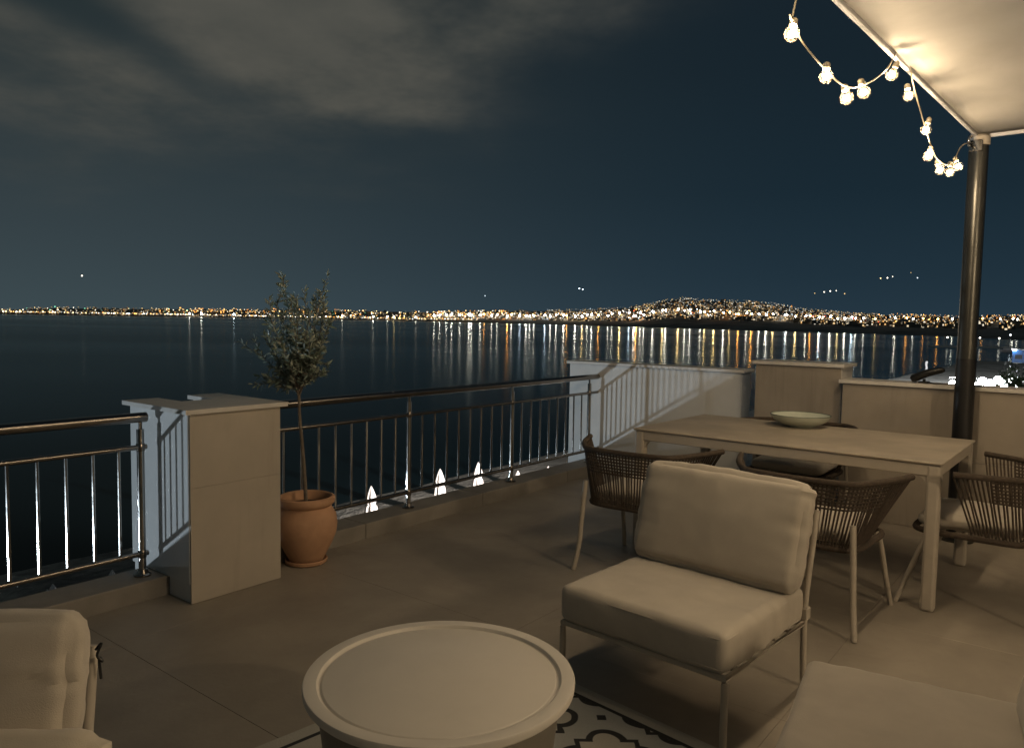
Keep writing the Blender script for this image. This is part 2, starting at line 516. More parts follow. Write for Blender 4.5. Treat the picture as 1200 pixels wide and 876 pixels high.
# right arm of the bay
district(1000, 1230, 150, 0.28, 0.9, [(5, ORNG), (4, WARM), (3, WHITE), (1, COOL), (.5, RED)], 0.8, 6, 0.9, 1.9)
district(1000, 1230, 60, 0.6, 1.0, mixw, 0.5, 3, 0.9, 1.4)
district(1180, 1700, 120, 0.2, 0.9, mixw, 1, 6, 0.9, 1.8)
district(-600, -60, 150, 0.02, 0.8, mixw, 0.6, 5, 0.9, 1.7)
district(-60, 560, 520, 0.01, 0.14, [(5, WHITE), (5, WARM), (2, ORNG), (.6, COOL)], 0.25, 1.8, 0.9, 1.6)  # dim extra glows from here on, standing in for lamplit facades and streets
district(-60, 520, 420, 0.1, 1.0, [(4, WARM), (4, WHITE), (1, GREEN), (2, ORNG)], 0.08, 0.7, 0.9, 1.8)
district(500, 1010, 700, 0.2, 0.75, [(5, WHITE), (4, WARM), (3, ORNG), (.6, COOL)], 0.2, 1.6, 0.9, 1.8)
district(640, 1010, 700, 0.5, 1.02, [(5, WHITE), (4, WARM), (1, ORNG)], 0.10, 0.9, 0.8, 1.6)
district(1000, 1230, 420, 0.22, 0.95, [(4, ORNG), (4, WARM), (4, WHITE)], 0.15, 1.4, 0.9, 1.8)
# the strongest lamps along the quay, whose light streaks the water: single objects
quay = [(236, .05, 90, WHITE), (274, .05, 50, COOL), (222, .04, 45, WHITE), (745, .27, 330, ORNG), (960, .3, 170, COOL)]
def quay_row(x0, x1, n, t0, t1, s0_, s1_, pal):
    for k in range(n):
        x = x0 + (x1 - x0) * (k + rg.uniform(.05, .95)) / n
        quay.append((x, rg.uniform(t0, t1), math.exp(rg.uniform(math.log(s0_), math.log(s1_))), pick(pal)))
quay_row(400, 500, 5, .06, .2, 25, 70, [(3, WHITE), (1, WARM)])
quay_row(505, 760, 34, .24, .45, 70, 300, [(7, WHITE), (2.5, WARM), (1.3, ORNG), (1.2, COOL)])
quay_row(760, 1010, 28, .28, .42, 60, 240, [(6, WHITE), (2, WARM), (1, ORNG), (1.5, COOL)])
quay_row(1010, 1130, 9, .30, .42, 30, 110, [(3, ORNG), (3, WHITE), (1, WARM)])
quay_row(1150, 1200, 4, .30, .42, 20, 50, [(3, ORNG), (3, WHITE)])

OCT = [(1, 0, 0), (-1, 0, 0), (0, 1, 0), (0, -1, 0), (0, 0, 1), (0, 0, -1)]
cm = MB(); cols = []
OF = [[0, 2, 4], [2, 1, 4], [1, 3, 4], [3, 0, 4], [2, 0, 5], [1, 2, 5], [3, 1, 5], [0, 3, 5]]
for p, r, c in lights:
    cm.add([p + Vector(q) * r for q in OCT], OF)
    cols += [c] * 24
city = cm.build('city_lights', M_city)
ca = city.data.attributes.new('glow', 'FLOAT_COLOR', 'CORNER')
ca.data.foreach_set('color', [k for c in cols for k in (*c, 1.0)])
tag(city, 'dense band of white and orange city lights along the far shore', 'city lights', kind='stuff')

quay_mats = {}
for x, t, s_, c in quay:
    p = land_pt(x, t); d = math.hypot(p.x, p.y); r = 2.6 * d / FPX * .36
    s_ *= 1.5
    key = (c, round(math.log(s_) * 3))
    if key not in quay_mats:
        m_ = emit('quay_lamp_glow', c, math.exp(key[1] / 3)); quay_mats[key] = m_
    o = MB().add([Vector(q) * r for q in OCT], OF).build('quay_lamp', quay_mats[key], None, Matrix.Translation(p + Vector((0, 0, r * 1.2 + 14))))
    cw = {WHITE: 'white', WARM: 'yellowish', ORNG: 'orange', COOL: 'bluish white'}[c]
    pl = 'along the thin left part of the far shore' if x < 500 else 'on the quay left of the lit hill' if x < 700 else 'below the lit hill across the bay' if x < 1000 else 'on the right arm of the bay' if x < 1135 else 'on the far shore right of the canopy post'
    tag(o, 'bright ' + cw + ' shore lamp ' + pl, 'lamp', 'bright lamps along the far shore')

# town blocks with scattered lit windows, added to give the shore a soft glow
def town_mat():
    m = bpy.data.materials.new('added_town_blocks')
    m.use_nodes = True
    t = NT(m.node_tree)
    p = m.node_tree.nodes['Principled BSDF']
    p.inputs['Base Color'].default_value = (.16, .15, .135, 1)
    p.inputs['Roughness'].default_value = .9
    g = t.n('ShaderNodeNewGeometry')
    vm = t.n('ShaderNodeVectorMath', operation='SCALE'); t.link(g.outputs['Position'], vm.inputs[0]); vm.inputs['Scale'].default_value = .25
    vf = t.n('ShaderNodeVectorMath', operation='FLOOR'); t.link(vm.outputs[0], vf.inputs[0])
    wn = t.n('ShaderNodeTexWhiteNoise'); t.link(vf.outputs[0], wn.inputs['Vector'])
    on = t.m('GREATER_THAN', wn.outputs['Value'], .91)
    c = t.ramp(t.m('FRACT', t.m('MULTIPLY', wn.outputs['Value'], 37.0)), [(0, (1, .50, .14)), (.5, (1, .72, .36)), (1, (1, .92, .74))])
    t.link(c, p.inputs['Emission Color'])
    t.link(t.m('MULTIPLY', on, 1.0), p.inputs['Emission Strength'])
    m.cycles.emission_sampling = 'NONE'
    return m
tw = MB()
for _ in range(1500):
    x = rg.choice([rg.uniform(-100, 1300), rg.uniform(480, 1020)])
    t_ = rg.uniform(.03, 1.0) if x < 520 else rg.uniform(.24, 1.0)
    if x > 620 and t_ > .5 and rg.random() < .72: continue
    p = land_pt(x, t_)
    bw, bd_, bh = rg.uniform(6, 16), rg.uniform(6, 12), rg.uniform(6, 15)
    tw.box(-bw, bw, -bd_, bd_, -6, bh, 0, Matrix.Translation(p) @ Matrix.Rotation(rg.uniform(0, 3), 4, 'Z'))
tag(tw.build('added_town_blocks', town_mat()), 'added far town of pale blocks, lit windows giving the shore a glow', 'town', kind='stuff')

# lone lamps high on the dark mountains behind the city
lone = [(97, 323, 2.0, WHITE, 3.0, 'single faint white light high above the far left shore'),
        (678, 338, 1.6, COOL, 8, 'left of the bright white pair of lamps above the middle of the city'), (682, 339, 1.5, COOL, 6, 'right of the bright white pair of lamps above the middle of the city'),
        (568, 346.5, 1.3, COOL, 2, 'faint bluish lamp above the orange quay lights'),
        (953, 343.5, 1.2, WARM, 1.5, 'leftmost of the lower row of mountain lamps'), (964, 342, 1.5, WHITE, 4, 'second lamp of the lower mountain row from the left'), (971, 341, 1.6, WHITE, 5, 'brightest lamp of the lower mountain row'), (978, 340.5, 1.3, WHITE, 3, 'fourth lamp of the lower mountain row from the left'), (988, 344, 1.3, WARM, 2, 'rightmost lamp of the lower mountain row'),
        (1029, 326, 1.5, WARM, 4, 'leftmost of the upper row of mountain lamps'), (1037, 325.5, 1.6, WHITE, 5, 'second lamp of the upper mountain row from the left'), (1043, 324, 1.2, WHITE, 3, 'third lamp of the upper mountain row from the left'), (1064, 319.5, 1.0, WARM, 1.2, 'highest and faintest lamp of the upper mountain row'), (1072, 325.5, 1.3, COOL, 3, 'rightmost lamp of the upper mountain row')]
for x, y, sp, c, s, lab in lone:
    d = 9000
    p = hdir(x) * d + Vector((0, 0, H + d * elev(x, y)))
    r = sp * d / FPX * .5
    o = MB().add([Vector(q) * r for q in OCT], OF).build('mountain_lamp', None, None, Matrix.Translation(p))
    o.data.materials.append(emit('mountain_lamp_glow', c, s, 'NONE'))
    tag(o, lab, 'lamp', 'lone lamps on the far mountains')

# ------------------------------------------------------------------ terrace floor, kerb
FU0, FU1, FV0 = -4.6, 4.75, -8.2
fl = MB().box(FU0, FU1, FV0, 0.125, -0.32, -0.010).build('terrace_floor', M_grout, None, TM())
tag(fl, kind='structure')
JU, JV, S, gap = -0.40, -1.765, 1.245, 0.0010
tile_meshes = {}
iu0 = math.floor((FU0 - JU) / S); iu1 = math.ceil((FU1 - JU) / S)
iv0 = math.floor((FV0 - JV) / S); iv1 = math.ceil((-0.1 - JV) / S)
for i in range(iu0, iu1):
    for j in range(iv0, iv1):
        a0, a1 = max(FU0, JU + i * S) + gap / 2, min(FU1, JU + (i + 1) * S) - gap / 2
        b0, b1 = max(FV0, JV + j * S) + gap / 2, min(-0.10, JV + (j + 1) * S) - gap / 2
        if a1 - a0 < .05 or b1 - b0 < .05: continue
        MB().box(a0, a1, b0, b1, -0.0098, 0.0 + random.uniform(-.0006, .0006), 0.0009).build('floor_tile', M_tile, fl)
kerb = empty('kerb', TM()); tag(kerb, kind='structure')
for a0 in (-4.6, -3.4, -2.2, -1.0, 0.2, 1.4, 2.6, 3.8):
    MB().box(a0 + .002, min(a0 + 1.198, 4.448), -0.10, 0.13, -0.0095, 0.10, 0.006).build('kerb_stone', M_kerb, kerb)

# ------------------------------------------------------------------ left pillar (U-shaped plan, open to the sea)
P1 = empty('balcony_pillar', TM())
tag(P1, 'beige clad balcony pillar with pale cap between the two railings', 'pillar')
pu0, pu1, pv0 = 0.05, 0.58, -0.33
core = MB().prism([(pu0 + .012, pv0 + .012), (pu1 - .012, pv0 + .012), (pu1 - .012, 0.30), (pu1 - .15, 0.30), (pu1 - .15, 0.03), (pu0 + .15, 0.03), (pu0 + .15, 0.27), (pu0 + .012, 0.27)], 0.001, 0.962)
core.build('pillar_core', M_white, P1)
for z0, z1 in ((0.003, 0.5890), (0.5898, 0.963)):
    MB().box(pu0 + .003, pu1 - .003, pv0, pv0 + .0115, z0, z1, 0.0006).build('cladding_slab', M_clad, P1)
MB().box(pu0, pu0 + .0115, pv0 + .012, 0.272, 0.10, 0.963, 0.0015).build('rendered_panel', M_white, P1)
MB().box(pu1 - .0115, pu1, pv0 + .012, 0.302, 0.10, 0.963, 0.0015).build('rendered_panel', M_white, P1)
MB().prism([(pu0 - .03, pv0 - .025), (pu1 + .03, pv0 - .025), (pu1 + .03, 0.33), (pu1 - .17, 0.33), (pu1 - .17, 0.05), (pu0 + .17, 0.05), (pu0 + .17, 0.30), (pu0 - .03, 0.30)], 0.9632, 0.986).build('cap_stone', M_cap, P1)

# ------------------------------------------------------------------ railings
def railing(u0, u1, posts, balu, label, endcap):
    r = empty('railing', TM()); tag(r, label, 'railing', 'steel terrace railings')
    MB().tube([(u0, 0, .925), (u1, 0, .925)], .026, 14).build('handrail', M_dsteel, r)
    MB().tube([(u0, 0, .772), (u1, 0, .772)], .0135, 10).build('middle_rail', M_dsteel, r)
    MB().tube([(u0, 0, .215), (u1, 0, .215)], .0135, 10).build('bottom_rail', M_dsteel, r)
    for p in posts:
        po = MB().tube([(p, 0, .1), (p, 0, .865)], .0185, 12).build('post', M_steel, r)
        MB().tube([(p, 0, .862), (p, 0, .905)], .010, 8).build('post_neck', M_steel, po)
        MB().lathe([(.042, .1005), (.042, .108), (.030, .114), (.022, .135), (.0187, .136)], 18, (p, 0, 0)).build('base_flange', M_dsteel, po)
        for z in (.215, .772):
            MB().lathe([(.0195, z - .02), (.0215, z - .017), (.0215, z + .017), (.0195, z + .02)], 14, (p, 0, 0)).build('collar', M_dsteel, po)
    for b in balu:
        MB().tube([(b, 0, .222), (b, 0, .765)], .0078, 8).build('baluster', M_steel, r)
    return r
p_left = [-0.03, -1.23, -2.43]
b_left = [x for x in [-0.14 - .1235 * k for k in range(30)] if min(abs(x - p) for p in p_left) > .05]
railing(-3.6, -0.0, p_left, b_left, 'short steel railing section left of the beige pillar', True)
p_right = [0.70, 1.885, 3.085, 4.30]
b_right = []
for a, b in zip(p_right, p_right[1:]):
    n = 9
    b_right += [a + (b - a) * k / n for k in range(1, n)]
railing(0.585, 4.445, p_right, b_right, 'long steel railing running from the beige pillar to the white wall', False)

# ------------------------------------------------------------------ parapet walls on the far side
def parapet(label, u0, u1, v0, v1, z, body, slabs, over=0.025, name='parapet_wall'):
    r = empty(name, TM()); tag(r, label, 'wall', 'parapet walls closing the terrace')
    if slabs:
        MB().box(u0 + .012, u1, v0 + .012, v1 - .002, 0.001, z - .028).build('wall_core', M_white, r)
        n = max(1, round((v1 - v0) / slabs)); s = (v1 - v0) / n
        for k in range(n):
            for za, zb in ((.003, .52), (.523, z - .029)):
                MB().box(u0, u0 + .0115, v0 + .012 + k * s + (0 if k else -.009), v0 + .012 + (k + 1) * s - .001 - (.012 if k == n - 1 else 0), za, zb, .0008).build('cladding_slab', body, r)
        MB().box(u0 + .0125, u1 - .003, v0, v0 + .0115, .003, z - .029, .0012).build('end_slab', M_cap, r)
    else:
        MB().box(u0, u1, v0, v1, 0.001, z - .028, .004).build('wall_body', body, r)
    MB().box(u0 - over, u1 + over, v0 - over, v1 + over, z - .0275, z, .003).build('coping', M_cap, r)
    return r
w2 = parapet('white rendered parapet wall with railing shadows across it', 4.45, 4.66, -1.44, 0.33, 1.065, M_white, 0)
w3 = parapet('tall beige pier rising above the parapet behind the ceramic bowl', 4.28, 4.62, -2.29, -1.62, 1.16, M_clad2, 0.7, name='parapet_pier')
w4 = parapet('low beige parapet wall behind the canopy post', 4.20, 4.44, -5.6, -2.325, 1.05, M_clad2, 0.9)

# ------------------------------------------------------------------ canopy, post, string lights
PU, PV, PZ = 4.04, -3.15, 2.74
eb = Vector((-1, 0.061, 0)).normalized()          # canopy edge heading back over the camera
ea = Vector((-eb.y, eb.x, 0))                     # and away to the right (inwards)
post = empty('canopy_post', TM(PU, PV, 0))
tag(post, 'round dark metal post holding the canopy corner behind the dining table', 'post')
MB().lathe([(.11, .001), (.11, .012), (.07, .016)], 24).build('base_plate', M_post, post)
MB().tube([(0, 0, .012), (0, 0, 1.25)], .0615, 24).build('shaded_lower_tube', M_blackm, post)  # same tube as above, its shade put into the black colour
MB().tube([(0, 0, 1.2502), (0, 0, PZ - .075)], .059, 24).build('upper_tube', M_post, post)
MB().lathe([(.059, 0), (.066, .006), (.066, .055), (.055, .068)], 24, (0, 0, PZ - .0748)).build('top_collar', M_frame, post)
hk = MB().tube(spline([(-.06, .01, PZ - .10), (-.11, .02, PZ - .10), (-.15, .035, PZ - .085), (-.165, .04, PZ - .06), (-.15, .035, PZ - .035), (-.125, .03, PZ - .035)], 5), .009, 8).build('hook', M_steel, post)
MB().box(-.085, -.055, -.03, .05, PZ - .125, PZ - .05, .006).build('bracket', M_steel, post)

can = empty('canopy', TM(PU, PV, PZ) @ Matrix.Rotation(math.atan2(-eb.y, -eb.x), 4, 'Z'))
# canopy local frame: x toward the post corner, so the sheet runs to -x (over the camera) and -y (to the right)
tag(can, 'off white fabric canopy stretched over the terrace at top right', 'canopy')
nx, ny, CXL, CYL = 60, 48, 6.6, 3.35
cv_, cf_ = [], []
for i in range(nx + 1):
    for j in range(ny + 1):
        x, y = -CXL * i / nx, -CYL * j / ny
        sag = -0.05 * math.sin(math.pi * min(1, i / nx * 2.2 % 1.0)) * math.sin(math.pi * min(1, j / ny)) if 0 else 0
        z = 0.012 * noise.noise(Vector((x * 1.1, y * 1.1, 0))) + 0.02 * noise.noise(Vector((x * .4 + 9, y * .4, 2)))
        edge = min(1, min(-x, -y) / .25)
        cv_.append((x, y, z * edge))
for i in range(nx):
    for j in range(ny):
        a = i * (ny + 1) + j
        cf_.append([a, a + 1, a + ny + 2, a + ny + 1])
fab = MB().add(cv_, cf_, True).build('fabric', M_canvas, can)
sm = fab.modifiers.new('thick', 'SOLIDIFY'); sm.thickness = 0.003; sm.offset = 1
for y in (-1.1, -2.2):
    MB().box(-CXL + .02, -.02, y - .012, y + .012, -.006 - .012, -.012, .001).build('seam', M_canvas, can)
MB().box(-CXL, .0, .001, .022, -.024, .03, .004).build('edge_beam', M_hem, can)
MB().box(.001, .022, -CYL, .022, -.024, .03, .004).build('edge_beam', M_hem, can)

# string of bulbs
def edge_plane(x, y):
    p0 = G(PU, PV, 0) ; n = (U * ea.x + W * ea.y)
    d = ray(x, y)
    c = Vector((0, 0, H))
    return c + d * ((p0 - c).dot(n) / d.dot(n))
strp = empty('string_lights', Matrix.Translation(edge_plane(1060, 45)))
tag(strp, 'string of glowing round bulbs hanging in loops from the canopy edge', 'string lights')
o0 = edge_plane(1060, 45)
B_px = [(928, 40), (968, 90), (992, 115), (1012, 108), (1045, 88), (1064, 62), (1065, 112), (1085, 152), (1088, 183), (1101, 199), (1113, 202), (1123, 195)]
wire_px = [(926, 18), (938, 46), (962, 76), (990, 101), (1014, 99), (1040, 80), (1061, 46), (1069, 94), (1080, 135), (1090, 168), (1098, 186), (1108, 193), (1117, 190), (1126, 172)]
def along(s):
    """more loops of the same string further along the canopy edge, towards the house"""
    return G(PU, PV, PZ) + (U * eb.x + W * eb.y) * s
B = [edge_plane(*p) for p in B_px]
wire = [edge_plane(*p) for p in wire_px]
first = wire[0]
s0 = (first - G(PU, PV, 0)).dot(U * eb.x + W * eb.y)
extra_b, extra_w = [], []
for k, (ds, drop) in enumerate([(-0.02, .22), (-.04, .05), (.30, .16), (.60, .20), (.90, .17), (1.22, .05)]):
    p = along(s0 + ds); p.z = PZ - drop
    extra_w.append(p)
    if k in (2, 3): extra_b.append(p - Vector((0, 0, .062)))
# the same string turns along the inner part of the canopy
path = extra_w[::-1] + wire + [TM(PU, PV, 0) @ Vector((-.15, .035, PZ - .075))]
MB().tube([p - o0 for p in spline(path, 5)], .0035, 6).build('cable', M_cord, strp)
bulb_mesh = None
prof = [(max(.0001, .027 * math.sin(math.pi * k / 12)), -.027 * math.cos(math.pi * k / 12)) for k in range(0, 11)] + [(.011, .0265), (.011, .032)]
core = [(max(.0001, .012 * math.sin(math.pi * k / 8)), -.012 * math.cos(math.pi * k / 8)) for k in range(9)]
for p in B + extra_b:
    if bulb_mesh is None:
        b = MB().lathe(prof, 18).build('bulb', M_bulb, strp)
        co = MB().lathe(core, 12).build('filament', M_core, b)
        so = MB().lathe([(.0115, .0322), (.014, .034), (.014, .055), (.008, .060), (.004, .064)], 12).build('socket', M_cord, b)
        bulb_mesh, core_mesh, sock = b.data, co.data, so.data
    else:
        b = bpy.data.objects.new('bulb', bulb_mesh); col.objects.link(b); b.parent = strp
        co = bpy.data.objects.new('filament', core_mesh); col.objects.link(co); co.parent = b
        so = bpy.data.objects.new('socket', sock); col.objects.link(so); so.parent = b
    b.location = p - o0
    b.rotation_euler = (random.uniform(-.4, .4), random.uniform(-.4, .4), 0)

# ------------------------------------------------------------------ house wall behind the camera with its lamp
hw = empty('house_wall', TM(0, -6.62, 0)); tag(hw, 'pale house wall behind the seating with a lit wall lamp', 'wall')
MB().box(-4.6, 4.6, -.25, 0, .001, 3.1, .01).build('wall_body', M_white, hw)
wl = empty('wall_lamp', TM(.2, -6.62, 2.05)); tag(wl, 'glowing round wall lamp on the house wall', 'lamp')
MB().box(-.05, .05, .001, .03, -.08, .08, .01).build('backplate', M_blackm, wl)
MB().tube([(0, .03, 0), (0, .12, 0), (0, .16, .03)], .012, 8).build('arm', M_blackm, wl)
MB().lathe([(.0001, .03), (.06, .045), (.088, .09), (.09, .13), (.07, .175), (.0001, .20)], 20, (0, .16, 0)).build('globe', M_globe, wl)

# ------------------------------------------------------------------ dining table
TZ = 0.775
t0 = at_z(742, 501, TZ); t1 = at_z(1105, 543, TZ)
tang = math.atan2(t1.y - t0.y, t1.x - t0.x)
TLN = (t1 - t0).length
TWD = 1.06
TMx = Matrix.Translation(Vector((t0.x, t0.y, 0))) @ Matrix.Rotation(tang, 4, 'Z')
tb = empty('dining_table', TMx)
tag(tb, 'long taupe dining table with rounded rectangular legs beside the parapet', 'table')
MB().box(0, TLN, 0, TWD, TZ - .014, TZ, .004).build('tabletop', M_table, tb)
for y0, y1 in ((.012, .05), (TWD - .05, TWD - .012)):
    MB().box(.066, TLN - .066, y0, y1, TZ - .075, TZ - .0145, .004).build('apron', M_frame, tb)
for x0, x1 in ((.012, .05), (TLN - .05, TLN - .012)):
    MB().box(x0, x1, .066, TWD - .066, TZ - .075, TZ - .0145, .004).build('apron', M_frame, tb)
for lx in (.008, TLN - .073):
    for ly in (.008, TWD - .073):
        m = MB().box(lx, lx + .065, ly, ly + .065, .001, TZ - .0145, .014)
        sx = 1 if lx < 1 else -1
        sy = 1 if ly < .5 else -1
        lg_ = m.build('leg', M_frame, tb)
        RF = .055
        arc = [(RF - RF * math.sin(k / 6 * math.pi / 2), -RF + RF * math.cos(k / 6 * math.pi / 2)) for k in range(7)]
        prof_ = [(-.004, .004), (RF, .004)] + arc + [(-.004, -RF)]
        zb = TZ - .076
        for dx_, dy_ in ((sx, 0), (0, sy)):                      # curved corner brackets into the apron
            ox = (lx + .065 if sx > 0 else lx) if dx_ else (lx + .012 if sx > 0 else lx + .015)
            oy = (ly + .065 if sy > 0 else ly) if dy_ else (ly + .012 if sy > 0 else ly + .015)
            n_ = len(prof_); vs_ = []
            for th in (0, .038):
                for (a_, b_) in prof_:
                    vs_.append((ox + dx_ * a_ + (th if not dx_ else 0), oy + dy_ * a_ + (th if not dy_ else 0), zb + b_))
            MB().add(vs_, [list(range(n_)), list(range(n_, 2 * n_))[::-1]] + [[k, (k + 1) % n_, n_ + (k + 1) % n_, n_ + k] for k in range(n_)]).build('corner_bracket', M_frame, lg_)

# ------------------------------------------------------------------ rope dining chairs
def make_chair():
    c = empty('dining_chair')
    zt = .73
    top_ctrl = [(-.43, .32, zt + .005), (-.365, .14, zt), (-.29, .015, zt - .005), (-.22, -.035, zt - .008), (0, -.05, zt - .01), (.22, -.035, zt - .008), (.29, .015, zt - .005), (.365, .14, zt), (.43, .32, zt + .005)]
    top = spline(top_ctrl, 8)
    low_ctrl = [(-.27, .25, .42), (-.265, .15, .415), (-.25, .05, .41), (-.20, .0, .405), (0, -.01, .40), (.20, .0, .405), (.25, .05, .41), (.265, .15, .415), (.27, .25, .42)]
    low = spline(low_ctrl, 8)
    MB().tube(top, .0155, 10).build('top_rail', M_rope, c)
    ring = spline([(-.24, .03, .40), (0, .0, .40), (.24, .03, .40), (.275, .27, .40), (.25, .50, .40), (0, .525, .40), (-.25, .50, .40), (-.275, .27, .40)], 8, True)
    MB().tube(ring, .016, 8, True).build('seat_frame', M_rope, c)
    # rope strands: uprights all round, cross weave in the upper band of the back
    rp = MB()
    def res(path, n):
        ls = [0]
        for a, b in zip(path, path[1:]): ls.append(ls[-1] + (b - a).length)
        out = []
        for k in range(n):
            s = ls[-1] * k / (n - 1)
            i = max(j for j in range(len(ls)) if ls[j] <= s + 1e-9)
            i = min(i, len(path) - 2)
            f = (s - ls[i]) / (ls[i + 1] - ls[i])
            out.append(path[i].lerp(path[i + 1], f))
        return out
    N = 66
    tp, lo = res(top, N), res(low, N)
    rr = random.Random(3)
    for k in range(N):
        a, b = tp[k], lo[k]
        mid = a.lerp(b, .5) + Vector((rr.uniform(-.003, .003), rr.uniform(-.004, .004), 0))
        rp.tube([a, mid, b], .0048, 5, cap=False)
    for q in range(7):
        f = .07 + q * .055
        ring2 = [tp[k].lerp(lo[k], f) + (Vector((0, .0035 * (-1) ** (k + q), 0))) for k in range(8, N - 8)]
        rp.tube(ring2, .0048, 5, cap=False)
    for k in range(13):                                   # webbing under the cushion
        y = .05 + k * .036
        rp.tube([(-.25, y, .402), (.25, y, .402)], .004, 4, cap=False)
    w_ = rp.build('rope_weave', M_rope, c); tag(w_, kind='stuff')
    cushion_mesh(.25, .232, .035, .032, .012, seed=4, puck=.0, M=Matrix.Translation((0, .275, .452)), n=16).build('seat_cushion', M_fabric, c)
    for sx in (-1, 1):
        MB().tube(spline([(sx * .262, -.012, .53), (sx * .27, -.02, .42), (sx * .278, -.028, .28), (sx * .287, -.035, .14), (sx * .305, -.062, .003)], 5), [.0145] * 20 + [.0125], 10).build('leg', M_frame, c)
        MB().tube(spline([(sx * .262, .44, .405), (sx * .275, .48, .30), (sx * .288, .53, .15), (sx * .305, .58, .003)], 5), .0135, 10).build('leg', M_frame, c)
    return c

def cushion_mesh(a, b, c, r, bulge, seed=0, puck=0.004, M=None, n=26, ex_=.6):
    """soft box, half sizes a b c, edge radius r, pillow bulge on the c axis, creases near the sides"""
    mb = MB(); idx = {}; vs = []; fs = []
    rng = random.Random(seed); ph = rng.uniform(0, 50)
    nz = max(8, int(n * c / a * 1.3))
    def key(p): return tuple(round(k, 5) for k in p)
    def lin(h, m): return [-h + 2 * h * k / m for k in range(m + 1)]
    def vert(p):
        k = key(p)
        if k in idx: return idx[k]
        q = Vector(p)
        h = Vector((a, b, c))
        core = Vector([max(-(h[i] - r), min(h[i] - r, q[i])) for i in range(3)])
        d = q - core
        nr = d.normalized() if d.length > 1e-9 else Vector((0, 0, 1))
        q2 = core + nr * r if d.length > 1e-9 else q
        fx, fy, fz = max(0, 1 - (q.x / a) ** 2), max(0, 1 - (q.y / b) ** 2), max(0, 1 - (q.z / c) ** 2)
        q2.z += bulge * (fx ** ex_) * (fy ** ex_) * (1 if q.z > 0 else -1) * min(1, abs(q.z) / c)
        q2.x += bulge * .5 * (fy ** .5) * (fz ** .5) * q.x / a * (1 if abs(q.x) > a * .98 else 0)
        q2.y += bulge * .5 * (fx ** .5) * (fz ** .5) * q.y / b * (1 if abs(q.y) > b * .98 else 0)
        s = noise.noise(Vector((q.x * 5 + ph, q.y * 5, q.z * 5))) * .0055 + noise.noise(Vector((q.x * 13 + ph, q.y * 13, q.z * 13))) * .0026
        if puck:
            ex = math.exp(-(a - abs(q.x)) / .07); ey = math.exp(-(b - abs(q.y)) / .05)
            s += puck * ex * noise.noise(Vector((q.x * 4 + ph, q.y * 30, q.z * 10))) + .35 * puck * ey * noise.noise(Vector((q.x * 20, q.y * 4 + ph, q.z * 10)))
        q2 += nr * s
        if M: q2 = M @ q2
        idx[k] = len(vs); vs.append(q2); return idx[k]
    X, Y, Z = lin(a, n), lin(b, max(8, int(n * b / a))), lin(c, nz)
    def face(A, B, f):
        for i in range(len(A) - 1):
            for j in range(len(B) - 1):
                q = [f(A[i], B[j]), f(A[i + 1], B[j]), f(A[i + 1], B[j + 1]), f(A[i], B[j + 1])]
                fs.append([vert(p) for p in q])
    face(X, Y, lambda x, y: (x, y, c)); face(Y, X, lambda y, x: (x, y, -c))
    face(X, Z, lambda x, z: (x, -b, z)); face(Z, X, lambda z, x: (x, b, z))
    face(Y, Z, lambda y, z: (a, y, z)); face(Z, Y, lambda z, y: (-a, y, z))
    mb.add(vs, fs, True)
    return mb
def seam_loop(a, b, z, r, M, rad=.0035):
    pts = []
    for cx_, cy_, q0 in ((a - r, b - r, 0), (-a + r, b - r, 90), (-a + r, -b + r, 180), (a - r, -b + r, 270)):
        for k in range(5):
            q = R(q0 + k * 22.5)
            pts.append(M @ Vector((cx_ + r * math.cos(q), cy_ + r * math.sin(q), z)))
    return MB().tube(pts, rad, 5, True)

chair0 = make_chair()
def chair_at(o, a, b, rot, label):
    o.matrix_world = TMx @ Matrix.Translation((a, b, 0)) @ Matrix.Rotation(R(rot), 4, 'Z')
    tag(o, label, 'chair', 'rope dining chairs')
ch = [chair0] + [copy_tree(chair0) for _ in range(3)]
chair_at(ch[0], 0.30, -0.575, 3, 'brown rope dining chair at the near side of the table, closest to the railing')
chair_at(ch[1], 1.25, -0.575, -1, 'brown rope dining chair behind the back cushion of the lounge chair, nearest the camera')
chair_at(ch[2], TLN + .39, 0.36, 88, 'brown rope dining chair at the right end of the table, cut off by the frame')
chair_at(ch[3], 0.62, TWD + .50, 180, 'brown rope dining chair beyond the table, its top rim showing behind the bowl')

# bowl
bp = at_z(936, 500, TZ)
bowl = empty('bowl', Matrix.Translation(bp + Vector((0, 0, .001)) + Vector((.02, .03, 0)) ))
tag(bowl, 'shallow pale ceramic bowl with dark rim on the dining table', 'bowl')
MB().lathe([(.09, 0), (.096, .008), (.135, .020), (.172, .044), (.190, .068), (.194, .077), (.188, .077), (.165, .050), (.120, .028), (.06, .018), (.0001, .015)], 48).build('dish', M_ceram, bowl)
MB().tube([(.1912 * math.cos(k * math.pi / 24), .1912 * math.sin(k * math.pi / 24), .0785) for k in range(48)], .0032, 6, True).build('rim', M_ceram_rim, bowl)

